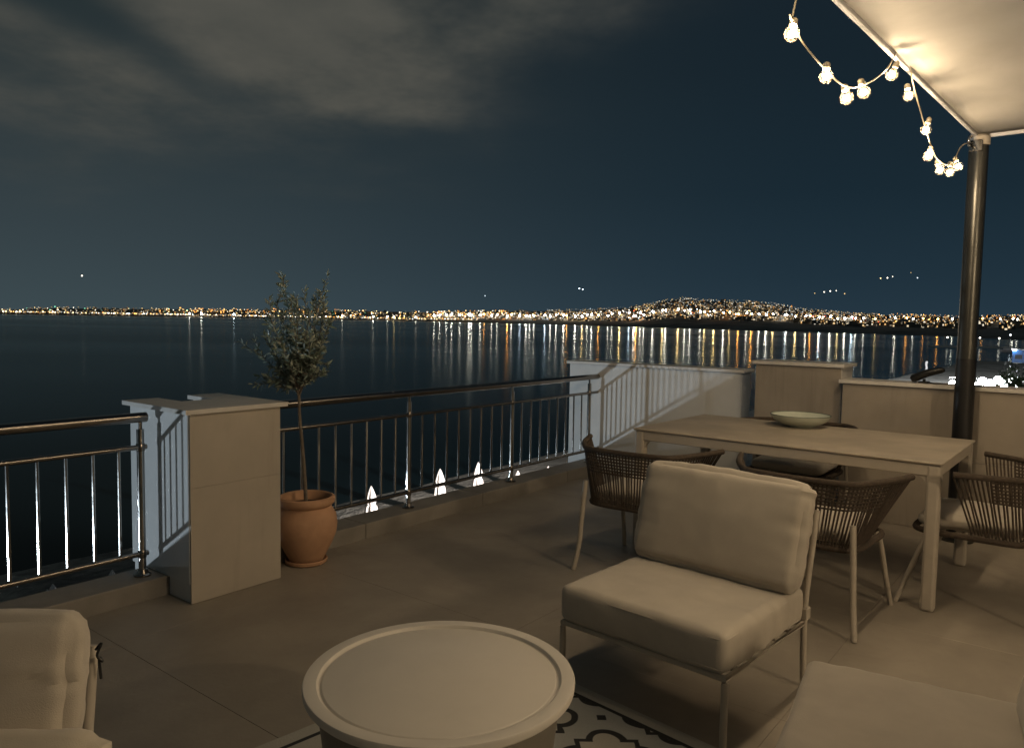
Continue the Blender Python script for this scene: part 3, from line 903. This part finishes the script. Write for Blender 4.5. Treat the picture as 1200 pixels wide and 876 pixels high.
# ------------------------------------------------------------------ lounge chairs
def make_lounge():
    c = empty('lounge_chair')
    wd, dp, zf = .69, .66, .27
    MB().tube([(0, 0, zf), (wd, 0, zf), (wd, dp, zf), (0, dp, zf)], .0125, 8, True).build('seat_frame', M_frame, c)
    for k in range(5):
        y = .1 + k * .115
        MB().box(.012, wd - .012, y - .018, y + .018, zf - .006, zf + .006, .002).build('slat', M_frame, c)
    for x in (0, wd):
        MB().tube([(x, 0, zf - .013), (x, 0, .003)], .0125, 10).build('leg', M_frame, c)
        p = MB().tube(spline([(x, dp + .035, .003), (x, dp + .02, .15), (x, dp + .014, .30), (x, dp + .03, .42), (x, dp + .075, .60), (x, dp + .10, .71)], 5), .0125, 10).build('back_post', M_frame, c)
        MB().box(x - .018, x + .018, dp - .005, dp + .034, .285, .335, .004).build('clamp', M_frame, p)
    for z, y in ((.45, dp + .036), (.56, dp + .064), (.68, dp + .093)):
        MB().tube([(.0125, y, z), (wd - .0125, y, z)], .010, 8).build('back_bar', M_frame, c)
    Ms = Matrix.Translation((wd / 2, .315, .353))
    sc_ = cushion_mesh(.350, .335, .072, .026, .010, 7, .003, Ms, 40).build('seat_cushion', M_fabric, c)
    seam_loop(.348, .333, .052, .03, Ms, .003).build('piping', M_fabric, sc_)
    seam_loop(.348, .333, -.052, .03, Ms, .003).build('piping', M_fabric, sc_)
    Mb = Matrix.Translation((wd / 2 + .012, .575, .632)) @ Matrix.Rotation(R(90 - 17), 4, 'X')
    bc = cushion_mesh(.360, .208, .046, .034, .034, 12, .010, Mb, 52, .5).build('back_cushion', M_fabric, c)
    seam_loop(.360, .208, .0, .03, Mb, .003).build('piping', M_fabric, bc)
    return c
lg0 = make_lounge()
fl_ = at_z(660, 728, .27)
lg0.matrix_world = Matrix.Translation((fl_.x, fl_.y, 0)) @ Matrix.Rotation(R(-42.3), 4, 'Z')
tag(lg0, 'beige cushioned lounge chair standing between the coffee table and the dining table', 'chair', 'armless lounge chairs')
lg1 = copy_tree(lg0)
a1 = R(10)
lg1.matrix_world = Matrix.Translation((-.915, 1.575, 0)) @ Matrix.Rotation(a1, 4, 'Z') @ Matrix.Translation((-.69, -.68, 0))
tag(lg1, 'beige lounge chair at the lower left corner facing the camera', 'chair')
lg2 = copy_tree(lg0)
lg2.matrix_world = Matrix.Translation((.955, 2.285, 0)) @ Matrix.Rotation(R(-119), 4, 'Z') @ Matrix.Translation((.0, .0, 0))
tag(lg2, 'beige lounge chair at the lower right corner, only seat and cushion edge showing', 'chair')
def tucked():
    Mb_ = Matrix.Translation((.357, .575, .632)) @ Matrix.Rotation(R(90 - 17), 4, 'X')
    mb = cushion_mesh(.362, .208, .046, .034, .034, 33, .008, None, 56, .5)
    for v in mb.v:
        if v.z > 0:
            k = math.exp(-((v.y - .085 - .012 * math.sin(v.x * 9)) / .010) ** 2)
            pin = .7 + .6 * math.exp(-((v.x - .22) / .03) ** 2) + .6 * math.exp(-((v.x - .30) / .025) ** 2)
            v.z -= .012 * k * pin
            if v.y > .085: v.z += .010
    mb.v = [Mb_ @ v for v in mb.v]
    return mb
for ch_ in list(lg1.children):
    if ch_.name.startswith('back_cushion'):
        for g_ in list(ch_.children): bpy.data.objects.remove(g_)
        ch_.data = tucked().mesh('back_cushion', M_fabric)
for ch_ in lg2.children:
    if ch_.name.startswith('back_cushion'): ch_.location = (0, .045, -.02)
tie = MB().tube(spline([(.705, .735, .71), (.718, .732, .725), (.710, .728, .70), (.720, .73, .685), (.712, .735, .69), (.716, .732, .645)], 6), .003, 6).build('tie_cord', M_blackm, lg1)
pil = cushion_mesh(.34, .14, .055, .045, .03, 21, .012, None, 28).build('lumbar_pillow', M_fabric2, None,
      lg1.matrix_world @ Matrix.Translation((.47, .42, .535)) @ Matrix.Rotation(R(90 - 22), 4, 'X'))
tag(pil, 'cream lumbar pillow leaning on the back cushion of the lower left chair', 'pillow')

# ------------------------------------------------------------------ coffee table and rug
ct = empty('coffee_table', Matrix.Translation((-.188, 2.095, .012)))
tag(ct, 'round ivory drum coffee table with raised rim on the patterned rug', 'table')
zt = .438
MB().lathe([(.30, zt - .030), (.374, zt - .028), (.380, zt - .022), (.3815, zt - .006), (.379, zt - .001), (.376, zt), (.3435, zt - .001), (.3415, zt - .003), (.3385, zt - .010), (.334, zt - .0115), (.331, zt - .010), (.3285, zt - .007), (.326, zt - .006), (.0001, zt - .0055)], 96).build('tray_top', M_coffee, ct)
MB().lathe([(.0001, 0), (.292, .0), (.298, .006), (.342, zt - .045), (.342, zt - .0305), (.0001, zt - .0305)], 72).build('drum', M_coffee2, ct)

def rug_mat():
    m = bpy.data.materials.new('patterned_rug')
    m.use_nodes = True
    t = NT(m.node_tree)
    p = m.node_tree.nodes['Principled BSDF']
    tcn = t.n('ShaderNodeTexCoord').outputs['Object']
    sp = t.n('ShaderNodeSeparateXYZ'); t.link(tcn, sp.inputs[0])
    X, Y = sp.outputs[0], sp.outputs[1]
    n = t.noise(tcn, 9.0, 2.0)
    wob = t.m('MULTIPLY', t.m('SUBTRACT', n, .5), .02)
    P = .36
    fx = t.m('SUBTRACT', t.m('FRACT', t.m('ADD', t.m('DIVIDE', t.m('ADD', X, wob), P), 40.12)), .5)
    fy = t.m('SUBTRACT', t.m('FRACT', t.m('ADD', t.m('DIVIDE', t.m('ADD', Y, wob), P), 40.38)), .5)
    ax, ay = t.m('ABSOLUTE', fx), t.m('ABSOLUTE', fy)
    def circ(cx_, cy_, r_):
        a = t.m('SUBTRACT', ax, cx_); b = t.m('SUBTRACT', ay, cy_)
        return t.m('SUBTRACT', t.m('SQRT', t.m('ADD', t.m('MULTIPLY', a, a), t.m('MULTIPLY', b, b))), r_)
    q = t.m('MINIMUM', circ(.20, .20, .165), t.m('SUBTRACT', t.m('ADD', ax, ay), .40))
    line = t.smooth(t.m('ABSOLUTE', q), .042, .030)
    inner = t.smooth(q, .0, -.02)
    dot = t.smooth(t.m('ADD', t.m('SUBTRACT', .5, ax), t.m('SUBTRACT', .5, ay)), .075, .06)
    line = t.m('MAXIMUM', line, dot)
    HX, HY = 1.55, 1.1
    def edge(lim_lo, lim_hi):
        e = t.m('MINIMUM', t.m('SUBTRACT', HX, t.m('ABSOLUTE', t.m('SUBTRACT', X, HX))), t.m('SUBTRACT', HY, t.m('ABSOLUTE', t.m('SUBTRACT', Y, -HY))))
        return e
    e = edge(0, 0)
    border = t.smooth(e, .066, .060)
    bl = t.m('MULTIPLY', t.smooth(e, .058, .062), t.smooth(e, .080, .076))
    c = t.mix(inner, (.42, .43, .41), (.50, .48, .42))
    c = t.mix(line, c, (.012, .013, .016))
    c = t.mix(border, c, (.50, .48, .42))
    c = t.mix(bl, c, (.014, .015, .018))
    fib = t.noise(tcn, 160.0, 2.0)
    c = t.mix(t.m('MULTIPLY', fib, .25), c, (.12, .12, .11))
    t.link(c, p.inputs['Base Color'])
    p.inputs['Roughness'].default_value = .95
    b = t.n('ShaderNodeBump'); b.inputs['Strength'].default_value = .5; b.inputs['Distance'].default_value = .003
    t.link(fib, b.inputs['Height']); t.link(b.outputs[0], p.inputs['Normal'])
    return m
rc = at_z(585, 759, .01)
rug = MB().box(0, 3.1, -2.2, 0, 0.0015, .0105, .003).build('rug', rug_mat(), None, Matrix.Translation((rc.x, rc.y, 0)) @ Matrix.Rotation(R(-45), 4, 'Z'))
# local x runs to the lower right, local -y to the lower left
tag(rug, 'cream rug with black outlined medallion pattern under the coffee table', 'rug')

# ------------------------------------------------------------------ pot and olive tree
pc = at_d(359, 650, 4.43); pc.z = 0
pot = empty('terracotta_pot', Matrix.Translation(pc))
tag(pot, 'bulging terracotta pot with thick rim standing beside the beige pillar', 'pot')
MB().lathe([(.092, .012), (.098, .02), (.114, .05), (.150, .12), (.175, .185), (.181, .235), (.172, .29), (.150, .328), (.141, .343), (.152, .350), (.163, .360), (.167, .38), (.163, .396), (.150, .402), (.142, .396), (.136, .37), (.135, .33), (.0001, .33)], 48).build('body', M_terra, pot)
MB().lathe([(.0001, .001), (.112, .001), (.121, .008), (.124, .024), (.118, .028), (.112, .0125), (.0001, .0118)], 40).build('saucer', M_terra, pot)
MB().lathe([(.1345, .3305), (.12, .348), (.05, .356), (.0001, .358)], 30).build('soil', M_soil, pot)

tree = empty('olive_tree', Matrix.Translation(pc + Vector((0, 0, .352))))
tag(tree, 'slender young olive tree with airy grey green crown growing in the terracotta pot', 'tree')
rgt = random.Random(19)
def W2T(x, y, Y): return at_d(x, y, Y) - pc - Vector((0, 0, .352))
trunk_pts = [Vector((0, 0, -.03)), W2T(357, 560, 4.43), W2T(354, 520, 4.43), W2T(351, 485, 4.43), W2T(350, 455, 4.43)]
tp_ = spline(trunk_pts, 5)
MB().tube(tp_, [.0125 - .0045 * i / (len(tp_) - 1) for i in range(len(tp_))], 8).build('trunk', M_bark, tree)
top_c = trunk_pts[-1]
tips = [(330, 322), (384, 323), (357, 340), (316, 372), (388, 375), (300, 412), (340, 350), (371, 352), (305, 440), (326, 395), (380, 400), (350, 365), (362, 385), (338, 385), (312, 445), (372, 430), (330, 430), (345, 400), (318, 408), (366, 362), (376, 412), (347, 345), (336, 418), (358, 418), (322, 352), (380, 352)]
branches = MB(); leaves = MB()
def leaf(p, d, s):
    d = d.normalized()
    side = d.cross(Vector((rgt.gauss(0, 1), rgt.gauss(0, 1), rgt.gauss(0, 1)))).normalized()
    nrm = d.cross(side)
    wv = s * .13
    leaves.add([p, p + d * s * .35 + side * wv + nrm * s * .03, p + d * s + nrm * s * rgt.uniform(-.1, .1), p + d * s * .35 - side * wv + nrm * s * .03, p + d * s * .7 + side * wv * .7, p + d * s * .7 - side * wv * .7],
               [[0, 1, 3], [1, 4, 5, 3], [4, 2, 5]])
def twig(path, dens, ls):
    for i in range(len(path) - 1):
        a, b = path[i], path[i + 1]
        d = (b - a)
        for _ in range(max(1, int(d.length * dens + rgt.random()))):
            p = a.lerp(b, rgt.random())
            o = Vector((rgt.gauss(0, 1), rgt.gauss(0, 1), rgt.gauss(0, .8)))
            leaf(p, d.normalized() * .8 + o.normalized() * .85, ls * rgt.uniform(.65, 1.2))
for (x, y) in tips:
    Y = 4.43 + rgt.uniform(-.17, .17)
    tip = W2T(x, y, Y)
    mid = top_c.lerp(tip, .5) + Vector((rgt.uniform(-.03, .03), rgt.uniform(-.03, .03), -.02))
    st = tp_[-1 - int(rgt.random() * 3)]
    pth = spline([st, st.lerp(mid, .5) + Vector((0, 0, .015)), mid, tip], 5)
    branches.tube(pth, [.0048 - .0036 * i / (len(pth) - 1) for i in range(len(pth))], 5)
    twig(pth[3:], 150, .047)
    for k in range(5):                                   # side shoots
        i = rgt.randrange(5, len(pth) - 1)
        dd = Vector((rgt.gauss(0, 1), rgt.gauss(0, 1), rgt.gauss(.6, .6))).normalized()
        ln = rgt.uniform(.06, .14)
        sp = [pth[i], pth[i] + dd * ln * .5 + Vector((0, 0, .005)), pth[i] + dd * ln + Vector((0, 0, .02))]
        branches.tube(sp, [.002, .0016, .001], 4)
        twig(sp, 170, .042)
o = branches.build('branches', M_bark, tree); tag(o, kind='stuff')
o = leaves.build('crown', M_leaf, tree); tag(o, kind='stuff')

# ------------------------------------------------------------------ small spotlight clamped on the coping
sl = empty('coping_spotlight', TM(4.30, -2.86, 1.051))
tag(sl, 'small black spotlight clamped on the coping beside the canopy post', 'spotlight')
MB().box(-.03, .03, -.035, .035, 0, .012, .003).build('clamp', M_blackm, sl)
MB().tube([(0, 0, .012), (0, 0, .03)], .010, 8).build('stem', M_blackm, sl)
MB().tube([(0, .085, .022), (0, .07, .030), (0, -.02, .075), (0, -.11, .10), (0, -.13, .10)], [.018, .030, .028, .022, .010], 14).build('head', M_blackm, sl)
MB().tube(spline([(.0, .0, .012), (-.05, -.06, .004), (-.07, -.10, .003), (-.05, -.16, .003)], 5), .004, 6).build('cable', M_blackm, sl)

# ------------------------------------------------------------------ beach: closed umbrellas
def make_umbrella():
    c = empty('closed_umbrella')
    MB().tube([(0, 0, 0), (0, 0, 1.0)], .03, 8).build('pole', M_umb, c)
    seg, prof = 16, [(.10, .55), (.30, .62), (.34, .80), (.30, 1.2), (.25, 1.6), (.17, 1.68), (.20, 1.78), (.24, 1.95), (.16, 2.25), (.07, 2.5), (.012, 2.62)]
    vs, fs = [], []
    for r, z in prof:
        for k in range(seg):
            q = 2 * math.pi * k / seg
            rr = r * (1 + (.18 if k % 2 else -.14))
            vs.append((rr * math.cos(q), rr * math.sin(q), z))
    for i in range(len(prof) - 1):
        for k in range(seg):
            l = (k + 1) % seg
            fs.append([i * seg + k, i * seg + l, (i + 1) * seg + l, (i + 1) * seg + k])
    fs.append([(len(prof) - 1) * seg + k for k in range(seg)])
    MB().add(vs, fs, False).build('folded_canopy', M_umb, c)
    MB().lathe([(.25, 0), (.25, .06), (.06, .09)], 14).build('base', M_kerb, c)
    return c
um0 = make_umbrella()
uspots = [(435, 569, -6.9, 'white closed beach umbrella nearest the terracotta pot, seen through the railing'), (516, 549, -6.9, 'second white closed beach umbrella to the right of the terracotta pot'),
          (560, 541, -6.9, 'third white closed beach umbrella to the right of the pot, beside the railing post'), (607, 551, -7.2, 'fourth white closed beach umbrella, low behind the kerb right of the railing post'),
          (641, 546, -7.2, 'small fifth closed beach umbrella furthest right along the beach'), (128, 668, -6.9, 'dim closed beach umbrella peeking over the kerb just left of the beige pillar'),
          (64, 684, -6.9, 'right one of a pair of dim umbrella tips just above the kerb, far left'), (52, 690, -6.9, 'left one of a pair of dim umbrella tips just above the kerb, far left')]
for i, (x, y, z, lab) in enumerate(uspots):
    o = um0 if i == 0 else copy_tree(um0)
    p = at_z(x, y, z)
    o.location = (p.x, p.y, z - 2.62)
    o.rotation_euler = (random.uniform(-.03, .03), random.uniform(-.03, .03), random.uniform(0, 3))
    tag(o, lab, 'umbrella', 'closed umbrellas on the beach')

# ------------------------------------------------------------------ lamps and things along the beach
def spot(name, parent, loc, target, energy, c, size, blend, rad):
    d = bpy.data.lights.new(name, 'SPOT')
    d.energy, d.color, d.spot_size, d.spot_blend, d.shadow_soft_size = energy, c, R(size), blend, rad
    o = bpy.data.objects.new(name, d); col.objects.link(o)
    o.parent = parent
    o.location = loc
    o.rotation_euler = (Vector(target) - Vector(loc)).to_track_quat('-Z', 'Y').to_euler()
    return o
M_lens = emit('floodlight_lens', (0.86, 0.94, 1.0), 40.0, 'NONE')
M_dim = emit('added_jetty_glow', (1.0, .9, .75), 9.0, 'NONE')
M_flood = emit('bright_floodlight', (0.88, 0.94, 1.0), 420.0)
def flood_mast(label, base, hgt, target, energy, c, size):
    """a mast with one floodlight head aimed at target (world)"""
    r = empty('floodlight_mast', Matrix.Translation(base)); tag(r, label, 'floodlight')
    MB().tube([(0, 0, 0), (0, 0, hgt)], [.09, .05], 10).build('mast', M_post, r)
    hd = Vector((0, 0, hgt + .22))
    dr = (Vector(target) - Vector(base) - hd).normalized()
    q = dr.to_track_quat('Y', 'Z').to_matrix().to_4x4()
    Mh = Matrix.Translation(hd) @ q
    MB().box(-.3, .3, -.16, 0, -.2, .2, .02, Mh).build('housing', M_blackm, r)
    MB().box(-.27, .27, .001, .006, -.17, .17, 0, Mh).build('lens', M_lens, r)
    spot('floodlight_beam', r, hd + dr * .15, Vector(target) - Vector(base), energy, c, size, .6, .22)
    return r
flood_mast('floodlight mast on the beach left of the terrace', G(-19.5, 8.9, -9.2), 3.6, G(2.5, -.2, .5), 6200, (0.74, 0.88, 1.0), 34)
flood_mast('floodlight mast on the sand in front of the house', G(26, 6, -9.2), 4.0, G(31, 26, -8.6), 52000, (1.0, 0.93, 0.88), 74)

# shore floodlights at the right, on a white bar added to carry their glare
def on_ray(x, t, z):
    p = hdir(x) * t; p.z = z; return p
bd = hdir(1156)
BM = Matrix.Translation(on_ray(1156, 140, -9.25)) @ Matrix.Rotation(math.atan2(bd.y, bd.x) - math.pi / 2, 4, 'Z')
bar = empty('added_beach_bar', BM); tag(bar, 'shore floodlights on an added white bar imitating their glare, right of the post', 'beach bar')
for x in (-4.4, -1.5, 1.5, 4.4):
    for y in (0, 3.5):
        MB().box(x - .08, x + .08, y - .08, y + .08, 0, 2.6, .01).build('post', M_white, bar)
MB().box(-4.7, 4.7, -.4, 3.9, 2.61, 2.78, .02).build('roof', M_white, bar)
MB().box(-4.3, 4.3, .6, 1.1, 0, 1.1, .02).build('counter', M_white, bar)
MB().box(-4.3, 4.3, 3.3, 3.4, 0, 2.6, .0).build('back_wall', M_white, bar)
MB().tube([(-3, -.5, 2.78), (-3, -.5, 7.6)], .07, 8).build('light_mast', M_post, bar)
for k, (x, z, rr) in enumerate([(-4.1, 1.9, .62), (-3.2, 2.5, .45), (-2.2, 1.7, .5), (-1.0, 2.0, .42), (-.1, 2.6, .6), (.9, 2.2, .75), (1.9, 2.9, .6), (2.7, 2.3, .7), (3.5, 2.8, .5), (4.4, 2.0, .42), (.3, 1.4, .4)]):  # heads enlarged and clustered so they merge into one glare
    Mf = Matrix.Translation((x, -.55, z)) @ Matrix.Rotation(R(90), 4, 'X')
    h_ = MB().lathe([(rr * .4, -.22), (rr, -.02), (rr * 1.04, 0), (rr * .96, .002)], 16)
    h_.v = [Mf @ v for v in h_.v]; f_o = h_.build('floodlight', M_blackm, bar)
    h_ = MB().lathe([(rr * .95, .004), (rr * .6, .06), (.0001, .08)], 16)
    h_.v = [Mf @ v for v in h_.v]; h_.build('lamp_lens', M_flood, f_o)
spot('bar_floodlight_beam', bar, (-3, -1.0, 7.5), BM.inverted() @ on_ray(1085, 180, -9.8), 320000, (.88, .94, 1.0), 100, .7, .3)
# globe lamp on the promenade, left of the frame
pl_ = empty('promenade_lamp', Matrix.Translation(G(-2, 25, -9.3))); tag(pl_, 'white globe lamp on a post on the beach promenade', 'lamp')
MB().tube([(0, 0, 0), (0, 0, 3.9)], [.08, .05], 10).build('post', M_post, pl_)
MB().lathe([(.0001, 3.88), (.16, 3.95), (.24, 4.12), (.2, 4.3), (.0001, 4.38)], 16).build('globe', emit('promenade_lamp_glow', (.78, .90, 1.0), 60.0, 'NONE'), pl_)
spot('promenade_lamp_beam', pl_, (.3, -.2, 4.12), G(2.3, 0, .55) - G(-2, 25, -9.3), 2600, (.78, .90, 1.0), 22, .6, .2)

# marker at the water's edge
mk = empty('beach_marker', Matrix.Translation(on_ray(1088, 214, -9.75))); tag(mk, 'small slim white marker standing at the water edge left of the post', 'marker')
MB().lathe([(1.0, 0), (.95, .35), (.45, .6), (.3, .9)], 16).build('base', M_umb, mk)
MB().tube(spline([(0, 0, .8), (.1, 0, 1.5), (-.05, 0, 2.2), (.02, 0, 2.75), (.3, 0, 2.85)], 4), [.28, .27, .26, .25, .24, .23, .23, .24, .25, .27, .28, .30, .31, .30, .28, .22, .12], 10).build('stem', M_umb, mk)

# beach tree, blue kiosk, moored boat, jetty
def shrub_tree(x, t, zb, hgt, rad, label):
    r = empty('beach_tree', Matrix.Translation(on_ray(x, t, zb))); tag(r, label, 'tree')
    MB().tube([(0, 0, 0), (.1, 0, hgt * .3), (0, .1, hgt * .6)], [.16, .12, .05], 8).build('trunk', M_bark, r)
    lm = MB(); q = random.Random(4)
    cl = [Vector((q.gauss(0, .45) * rad, q.gauss(0, .45) * rad, hgt * .62 + q.gauss(0, .2) * hgt)) for _ in range(34)]
    for c in cl:
        for _ in range(60):
            p = c + Vector((q.gauss(0, 1), q.gauss(0, 1), q.gauss(0, .8))) * rad * .16
            a = Vector((q.gauss(0, 1), q.gauss(0, 1), q.gauss(0, 1))).normalized() * .16
            b = a.cross(Vector((q.gauss(0, 1), q.gauss(0, 1), q.gauss(0, 1)))).normalized() * .09
            lm.add([p - a, p + b, p + a, p - b], [[0, 1, 2, 3]])
    o = lm.build('crown', M_tree, r); tag(o, kind='stuff')
M_tree = mat('beach_tree_leaves', (0.07, 0.10, 0.045), 0.6, var=.4, scale=1.5)
shrub_tree(1192, 128, -9.2, 5.4, 2.6, 'leafy green tree beside the shore floodlights at the right edge')
M_blue = mat('blue_painted_metal', (0.02, 0.12, 0.36), .45, var=.1)
kd = hdir(1197)
ki = empty('kiosk', Matrix.Translation(on_ray(1199, 300, -9.3)) @ Matrix.Rotation(math.atan2(kd.y, kd.x) - math.pi / 2, 4, 'Z')); tag(ki, 'small blue kiosk on the beach behind the tree at the right edge', 'kiosk')
MB().box(-2.6, 2.6, 0, 4, 0, 4.2, .05).build('walls', M_blue, ki)
MB().box(-2.9, 2.9, -.6, 4.3, 4.21, 4.45, .03).build('roof', M_white, ki)
MB().box(-1.8, .2, -.03, .0, 1.2, 2.6).build('hatch', M_blackm, ki)
MB().box(1.0, 2.0, -.03, .0, 0.02, 2.5).build('door', M_white, ki)
MB().box(-2.5, -1.5, -.9, -.605, 3.9, 4.3, .02).build('lamp', M_lens, ki)
M_conc = mat('pale_concrete', (.45, .45, .42), .8, var=.15, scale=.4)
jt = empty('jetty', Matrix.Translation(on_ray(1136, 545, -10.2))); tag(jt, 'low pale concrete jetty across the water right of the post', 'jetty')
MB().box(-22, 24, -4, 5, 0, 1.1, .08).build('deck', M_conc, jt)
for x in (-12, 8, 20):  # lamps added to light the jetty
    p_ = MB().tube([(x, 2, 1.1), (x, 2, 6.0)], .12, 8).build('added_lamp_post', M_post, jt)
    MB().lathe([(.0001, 5.99), (.35, 6.0), (.45, 6.3), (.3, 6.6), (.0001, 6.7)], 10, (x, 2, 0)).build('added_lamp_globe', M_dim, p_)
bt = empty('sailing_boat', Matrix.Translation(on_ray(1183, 470, -10.0))); tag(bt, 'white moored sailing boat with bare mast at the right edge', 'boat')
MB().add([(-4.5, 0, 1.2), (-3.5, -1.3, 1.1), (2, -1.5, 1.1), (5, 0, 1.4), (2, 1.5, 1.1), (-3.5, 1.3, 1.1), (-3.8, 0, -.3), (3.6, 0, -.3)],
         [[0, 1, 2, 3, 4, 5], [0, 6, 1], [1, 6, 7, 2], [2, 7, 3], [3, 7, 4], [4, 7, 6, 5], [5, 6, 0]]).build('hull', M_umb, bt)
MB().box(-2.2, 1.4, -.8, .8, 1.15, 1.9, .15).build('cabin', M_umb, bt)
MB().tube([(.6, 0, 1.1), (.6, 0, 8.5)], [.1, .06], 8).build('mast', M_umb, bt)
MB().tube([(.6, 0, 2.4), (-3.4, 0, 2.4)], .1, 8).build('boom', M_umb, bt)
MB().lathe([(.0001, 8.5), (.25, 8.6), (.25, 8.9), (.0001, 9.0)], 8, (.6, 0, 0)).build('added_masthead_lamp', M_lens, bt)  # lamp added on the mast as local light for the jetty
